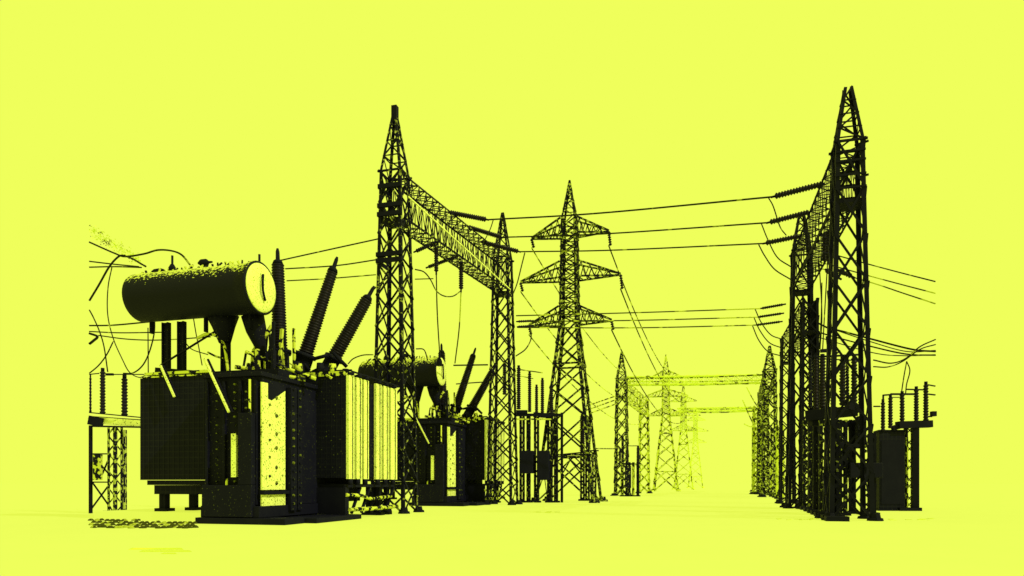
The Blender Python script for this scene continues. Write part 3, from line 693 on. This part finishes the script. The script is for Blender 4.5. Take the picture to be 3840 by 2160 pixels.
# cables at the left
LC = [([(335, 908, 34), (430, 950, 34), (470, 962, 34), (540, 952, 34), (590, 938, 33), (640, 940, 32), (680, 955, 31.5), (712, 992, 31)], 6, 'thick cable arching over the left end of the drum'),
      ([(335, 1128, 34), (370, 1070, 34), (410, 1000, 34), (445, 962, 34), (470, 958, 34)], 6, 'thick cable curving up from the left edge to the drum'),
      ([(470, 960, 34), (500, 972, 33), (530, 990, 32), (548, 1000, 32)], 6, 'short thick cable dropping onto the drum top'),
      ([(335, 980, 36), (420, 990, 36), (520, 1000, 34)], 4.5, 'upper straight cable entering from the left edge beside the drum'),
      ([(335, 1002, 36), (430, 1000, 36), (530, 1003, 34)], 4.5, 'lower straight cable entering from the left edge beside the drum'),
      ([(420, 1000, 37), (405, 1080, 37), (404, 1180, 37), (425, 1270, 37), (460, 1350, 37), (485, 1395, 37), (520, 1415, 37), (545, 1408, 37)], 3.4, 'thin slack cable hanging left of the drum'),
      ([(335, 1221, 38), (430, 1219, 38), (580, 1205, 38)], 5, 'topmost of three level cables at the left edge under the drum'),
      ([(335, 1243, 38), (450, 1248, 38), (605, 1246, 38)], 4, 'middle of three level cables at the left edge under the drum'),
      ([(370, 1258, 38), (480, 1272, 38), (605, 1275, 38), (790, 1263, 38)], 4, 'lowest of three level cables at the left edge under the drum'),
      ([(580, 1190, 37), (578, 1250, 37), (560, 1320, 37), (535, 1370, 37), (500, 1398, 37), (462, 1400, 37)], 4.4, 'dark cable swinging down from the drum to the left busbar'),
      ([(335, 1400, 37), (370, 1370, 37), (400, 1330, 37), (425, 1280, 37)], 4, 'curved cable rising from the left busbar'),
      ([(335, 1162, 37), (350, 1190, 37), (372, 1240, 37), (390, 1300, 37), (404, 1395, 37)], 4, 'cable falling from the left edge to the busbar stand'),
      ([(335, 1250, 37), (365, 1262, 37), (350, 1278, 37), (335, 1290, 37)], 8, 'thick dark cable clamp at the left edge'),
      ([(725, 1190, 32), (735, 1250, 32), (745, 1300, 32), (758, 1370, 32)], 3.5, 'thin wire hanging under the drum between the posts'),
      ([(690, 1278, 32), (720, 1310, 32), (780, 1330, 32)], 3.5, 'thin slanting wire under the drum')]
for pts, t, lab in LC: wire(pts, t, lab, 'bare_cable', 'cable', mat='wire', group='slack cables at the left')
# faint leafy sprigs, top left (hazy tree tips behind the yard)
tm = MB(); random.seed(21)
for k in range(420):
    t = random.random(); px = 336+t*190; py = 862+t*118+random.gauss(0, 15)*(1-.4*t)
    if px < 335: continue
    p = P(px, py, 70); a = Vector((random.uniform(-1, 1), random.uniform(-1, 1), random.uniform(-1, 1))).normalized()*random.uniform(.05, .11); b_ = a.cross(Vector((random.random(), 1, random.random()))).normalized()*.07
    n = len(tm.v); tm.v += [p-a, p+b_, p+a, p-b_]; tm.f.append([n, n+1, n+2, n+3]); tm.sm.append(False)
fo = empty('tree', G(336, 70), 'hazy tree crown tips showing at the upper left edge', 'tree')
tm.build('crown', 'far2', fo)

# breaker bay in the middle, beyond the second transformer
d = 60
mb_ = empty('circuit_breaker', G(1990, d), 'circuit breaker bay with four dark posts left of the central pylon', 'circuit breaker', 'circuit breakers')
for (x, wp, y0, y1) in ((1892, 17, 1480, 1362), (1945, 17, 1535, 1378), (1986, 15, 1545, 1400), (2012, 14, 1548, 1450), (2034, 15, 1548, 1425), (2068, 16, 1560, 1450)): post(mb_, x, y0, y1, d, wp)
k = MB(); k.bar(P(1930, 1556, d), P(2110, 1556, d), .3, .22); k.bar(P(1935, 1545, d), P(1978, 1545, d), .4, .3); k.bar(P(2000, 1555, d), P(2075, 1560, d), .4, .4); k.build('crossbeam', 'black', mb_)
k = MB().bar(P(1925, 1572, d-.3), P(2085, 1572, d-.3), .12).build('busbar', 'worn', mb_)
for (x, a) in ((1958, .2), (1982, .16), (2012, .2), (2062, .22), (2085, .16)): lat_post(mb_, x, d, 7.6, a, 'lat', 12, .13, .07)
c = G(2107, d); MB().bar(c, c+Z*7.9, .2).build('support_column', 'black', mb_)
for (x0, x1, y0, y1) in ((1950, 1998, 1690, 1775), (2014, 2056, 1690, 1800)):
    a_ = P(x0, y1, d-1); e_ = P(x1, y0, d-1); MB().box(a_, Vector((e_.x-a_.x, 0, 0)), U*.8, Z*(e_.z-a_.z)).build('drive_box', 'black', mb_, bevel=.03)
k = MB().bar(P(1942, 1215+170, d), P(2035, 1398, d), .08).bar(P(1900, 1400, d), P(2000, 1420, d), .06).build('lead', 'wire2', mb_)
# supports beside the pylon
d = 66
rb = empty('busbar_stand', G(2190, d), 'busbar stand between the legs of the central pylon', 'busbar stand', 'busbar stands')
k = MB().bar(P(2108, 1704, d), P(2180, 1697, d), .12, .12).bar(P(2112, 1716, d), P(2182, 1714, d), .2, .2); k.bar(P(2138, 1725, d), P(2112, 1772, d), .12); k.bar(P(2138, 1725, d), P(2176, 1772, d), .12); k.build('crossbeam', 'black', rb)
post(rb, 2184, 1700, 1560, d, 22); post(rb, 2206, 1700, 1570, d, 20, 'lat2')
for x in (2184, 2203, 2228): lat_post(rb, x, d, 4.7, .2, 'lat', 9, .13, .08)
k = MB().bar(P(2190, 1690, d), P(2245, 1690, d), .12).build('busbar', 'black', rb)
# stand behind small far gantry
d = 88
fb = empty('circuit_breaker', G(2370, d), 'small dark breaker group between the columns of the small far gantry', 'circuit breaker', 'circuit breakers')
for (x, wp, y0, y1, m_) in ((2335, 12, 1735, 1640, 'lat'), (2352, 9, 1735, 1670, 'brown'), (2393, 14, 1740, 1678, 'brown'), (2325, 10, 1735, 1690, 'lat')): post(fb, x, y0, y1, d, wp, m_)
for (x, a, m_) in ((2333, .16, 'lat2'), (2355, .3, 'lat'), (2392, .16, 'black'), (2375, .14, 'far1')): lat_post(fb, x, d, 4.4, a, m_, 8, .16, .1)
a_ = P(2343, 1830, d-1); MB().box(a_, Vector((.75, 0, 0)), U*.7, Z*2.8).build('drive_box', 'lat', fb)
MB().bar(P(2310, 1738, d), P(2405, 1742, d), .2, .25).bar(P(2352, 1672, d), P(2395, 1672, d), .1).build('crossbeam', 'lat2', fb)

# right bay: breakers behind the tall column
d = 38
rr_ = empty('circuit_breaker', G(3110, d), 'dense dark circuit breaker bay behind the tall right gantry column', 'circuit breaker', 'circuit breakers')
for (x, wp, y0, y1, m_) in ((3038, 16, 1530, 1345, 'lat'), (3060, 18, 1535, 1345, 'brown'), (3084, 26, 1530, 1340, 'brown'), (3120, 12, 1520, 1350, 'lat'), (3160, 26, 1520, 1345, 'brown'), (3178, 14, 1530, 1350, 'lat'), (3203, 24, 1520, 1340, 'brown'), (3225, 14, 1540, 1380, 'lat')):
    post(rr_, x, y0, y1, d, wp, m_)
k = MB(); k.bar(P(3020, 1560, d), P(3215, 1540, d-1), .5, .55); k.bar(P(3040, 1585, d), P(3180, 1590, d), .4, .35); k.bar(P(3080, 1533, d), P(3135, 1533, d), .3, .2); k.bar(P(3180, 1520, d-1), P(3225, 1535, d-1), .35, .4)
k.build('crossbeam', 'black', rr_)
k = MB().bar(P(3078, 1316, d), P(3115, 1314, d), .18).bar(P(3070, 1338, d), P(3220, 1330, d), .1).bar(P(3120, 1340, d), P(3150, 1315, d), .08).bar(P(3060, 1345, d), P(3220, 1352, d), .06); k.build('busbar', 'black', rr_)
for (x, dd, a, m_) in ((3026, 44, .25, 'lat'), (3045, 41.5, .22, 'lat'), (3066, 39, .24, 'black'), (3090, 36.5, .24, 'lat'), (3112, 34.5, .2, 'black'), (3130, 33.5, .18, 'lat'), (3160, 36, .2, 'lat'), (3196, 38, .16, 'black'), (3248, 37, .25, 'lat'), (3272, 36, .15, 'black')):
    lat_post(rr_, x, dd, EYE+(HY-1575)/F*dd if x < 3200 else EYE+(HY-1730)/F*dd+1.5, a, m_, 11, .14, .08)
for (x0, x1, y0, y1, dd) in ((3188, 3312, 1735, 1792, 35.5), (3150, 3196, 1668, 1760, 36.5), (3216, 3250, 1560, 1680, 37)):
    a_ = P(x0, y1, dd); e_ = P(x1, y0, dd); MB().box(a_, Vector((e_.x-a_.x, 0, 0)), U*.7, Z*(e_.z-a_.z)).build('drive_box', 'black', rr_, bevel=.04)
k = MB().bar(P(3100, 1660, 35), P(3160, 1668, 35), .3, .25).bar(P(3170, 1670, 35), P(3235, 1672, 35), .1, .16).build('rail', 'black', rr_)
for i in range(8): q = G(3030+i*15, 4352/(1912+i*6.0-HY)); MB().box(q-V*.45-U*.3, V*.95, U*.6, Z*.22).build('footing_block', 'black', rr_)
# cabinet bay at far right
d = 42
cb_ = empty('control_kiosk', G(3345, d), 'plain black control kiosk standing right of the tall gantry column', 'kiosk')
a_ = P(3297, 1908, d); e_ = P(3394, 1618, d)
MB().box(Vector((a_.x, a_.y, .05)), Vector((e_.x-a_.x, 0, 0)), U*1.3, Z*(e_.z-.05)).build('housing', 'fins', cb_, bevel=.03)
MB().box(Vector((a_.x-.05, a_.y-.05, e_.z+.002)), Vector((e_.x-a_.x+.1, 0, 0)), U*1.4, Z*.1).build('roof', 'black', cb_)
MB().box(Vector((a_.x-.1, a_.y-.1, 0)), Vector((e_.x-a_.x+.3, 0, 0)), U*1.5, Z*.1).build('base', 'black', cb_)
MB().box(Vector((a_.x+.12, a_.y-.03, .4)), Vector((1.3, 0, 0)), Vector((0, .028, 0)), Z*3.9).build('door', 'black', cb_)
rs = empty('busbar_stand', G(3425, d+1), 'busbar stand with five stepped post insulators near the right edge', 'busbar stand', 'busbar stands')
d = 42
for (x, wp, y0, y1) in ((3311, 17, 1618, 1508), (3339, 18, 1606, 1490), (3383, 19, 1588, 1478), (3436, 19, 1585, 1460), (3472, 20, 1580, 1442)): post(rs, x, y0, y1, d, wp)
k = MB(); k.bar(P(3345, 1606, d), P(3400, 1592, d), .25, .3); k.bar(P(3365, 1594, d), P(3490, 1590, d), .5, .42); k.build('platform', 'black', rs)
k = MB().bar(P(3312, 1482, d), P(3340, 1480, d), .09).bar(P(3340, 1478, d), P(3440, 1478, d), .11).bar(P(3398, 1460, d), P(3475, 1462, d), .08).bar(P(3335, 1490, d), P(3380, 1490, d), .05).bar(P(3480, 1443, d), P(3507, 1448, d), .07).bar(P(3480, 1478, d), P(3507, 1481, d), .08).bar(P(3276, 1524, d), P(3300, 1524, d), .08).bar(P(3312, 1480, d), P(3312, 1512, d), .09); k.build('busbar', 'black', rs)
k = MB().bar(P(3492, 1552, d), P(3508, 1552, d), .28, .3).bar(P(3478, 1562, d), P(3495, 1562, d), .08); k.build('clamp', 'black', rs)
lat_post(rs, 3410, d+.3, EYE+(HY-1600)/F*d, .26, 'lat2', 9, .12); c = G(3432, d); MB().bar(c, c+Z*(EYE+(HY-1600)/F*d), .36).build('support_column', 'black', rs)
MB().box(G(3370, d)-U*.3, Vector((1.35, 0, 0)), U*.8, Z*.2).build('footing', 'black', rs)
MB().bar(P(3404, 1640, d), P(3404, 1900, d), .05).build('conduit', 'worn', rs)
# posts among the far right gantries
for i, (x, dd, zt) in enumerate(((2872, 96, 12), (2902, 86, 8.6), (2915, 80, 8.2), (2925, 74, 8.0), (2858, 110, 12))):
    o = empty('lattice_post', G(x, dd), ('slim hazy lattice post among the far right gantries', 'slim lattice post right of the spiked far gantry column', 'second slim lattice post towards the tall right gantry', 'third slim lattice post beside the shorter right gantry', 'slim faint lattice post at the left of the far right group')[i], 'lattice post', 'far lattice posts')
    lat_post(o, x, dd, zt, .4, ('lat2', 'far1', 'lat2', 'far1', 'far1')[i], 12, .2, .12)
# low kerb scraps on the ground
kb = MB()
random.seed(2)
for i in range(44):
    px = random.uniform(2900, 3508); y = 1948+random.uniform(-3, 3)
    if 3050 < px < 3330: continue
    dd = 4352/(y-HY); kb.box(G(px, dd, .0), Vector((random.uniform(.05, .3), 0, 0)), Vector((0, .12, 0)), Z*.015)
for (px, y) in ((2010, 1921), (2050, 1919), (2080, 1921), (2045, 1923)):
    dd = 4352/(y-HY); kb.box(G(px, dd), Vector((.3, 0, 0)), Vector((0, .2, 0)), Z*.02)
tag(kb.build('gravel', 'smear', org=G(3300, 32)), 'pale broken gravel scattered along the right hand ground', 'gravel', kind='stuff')
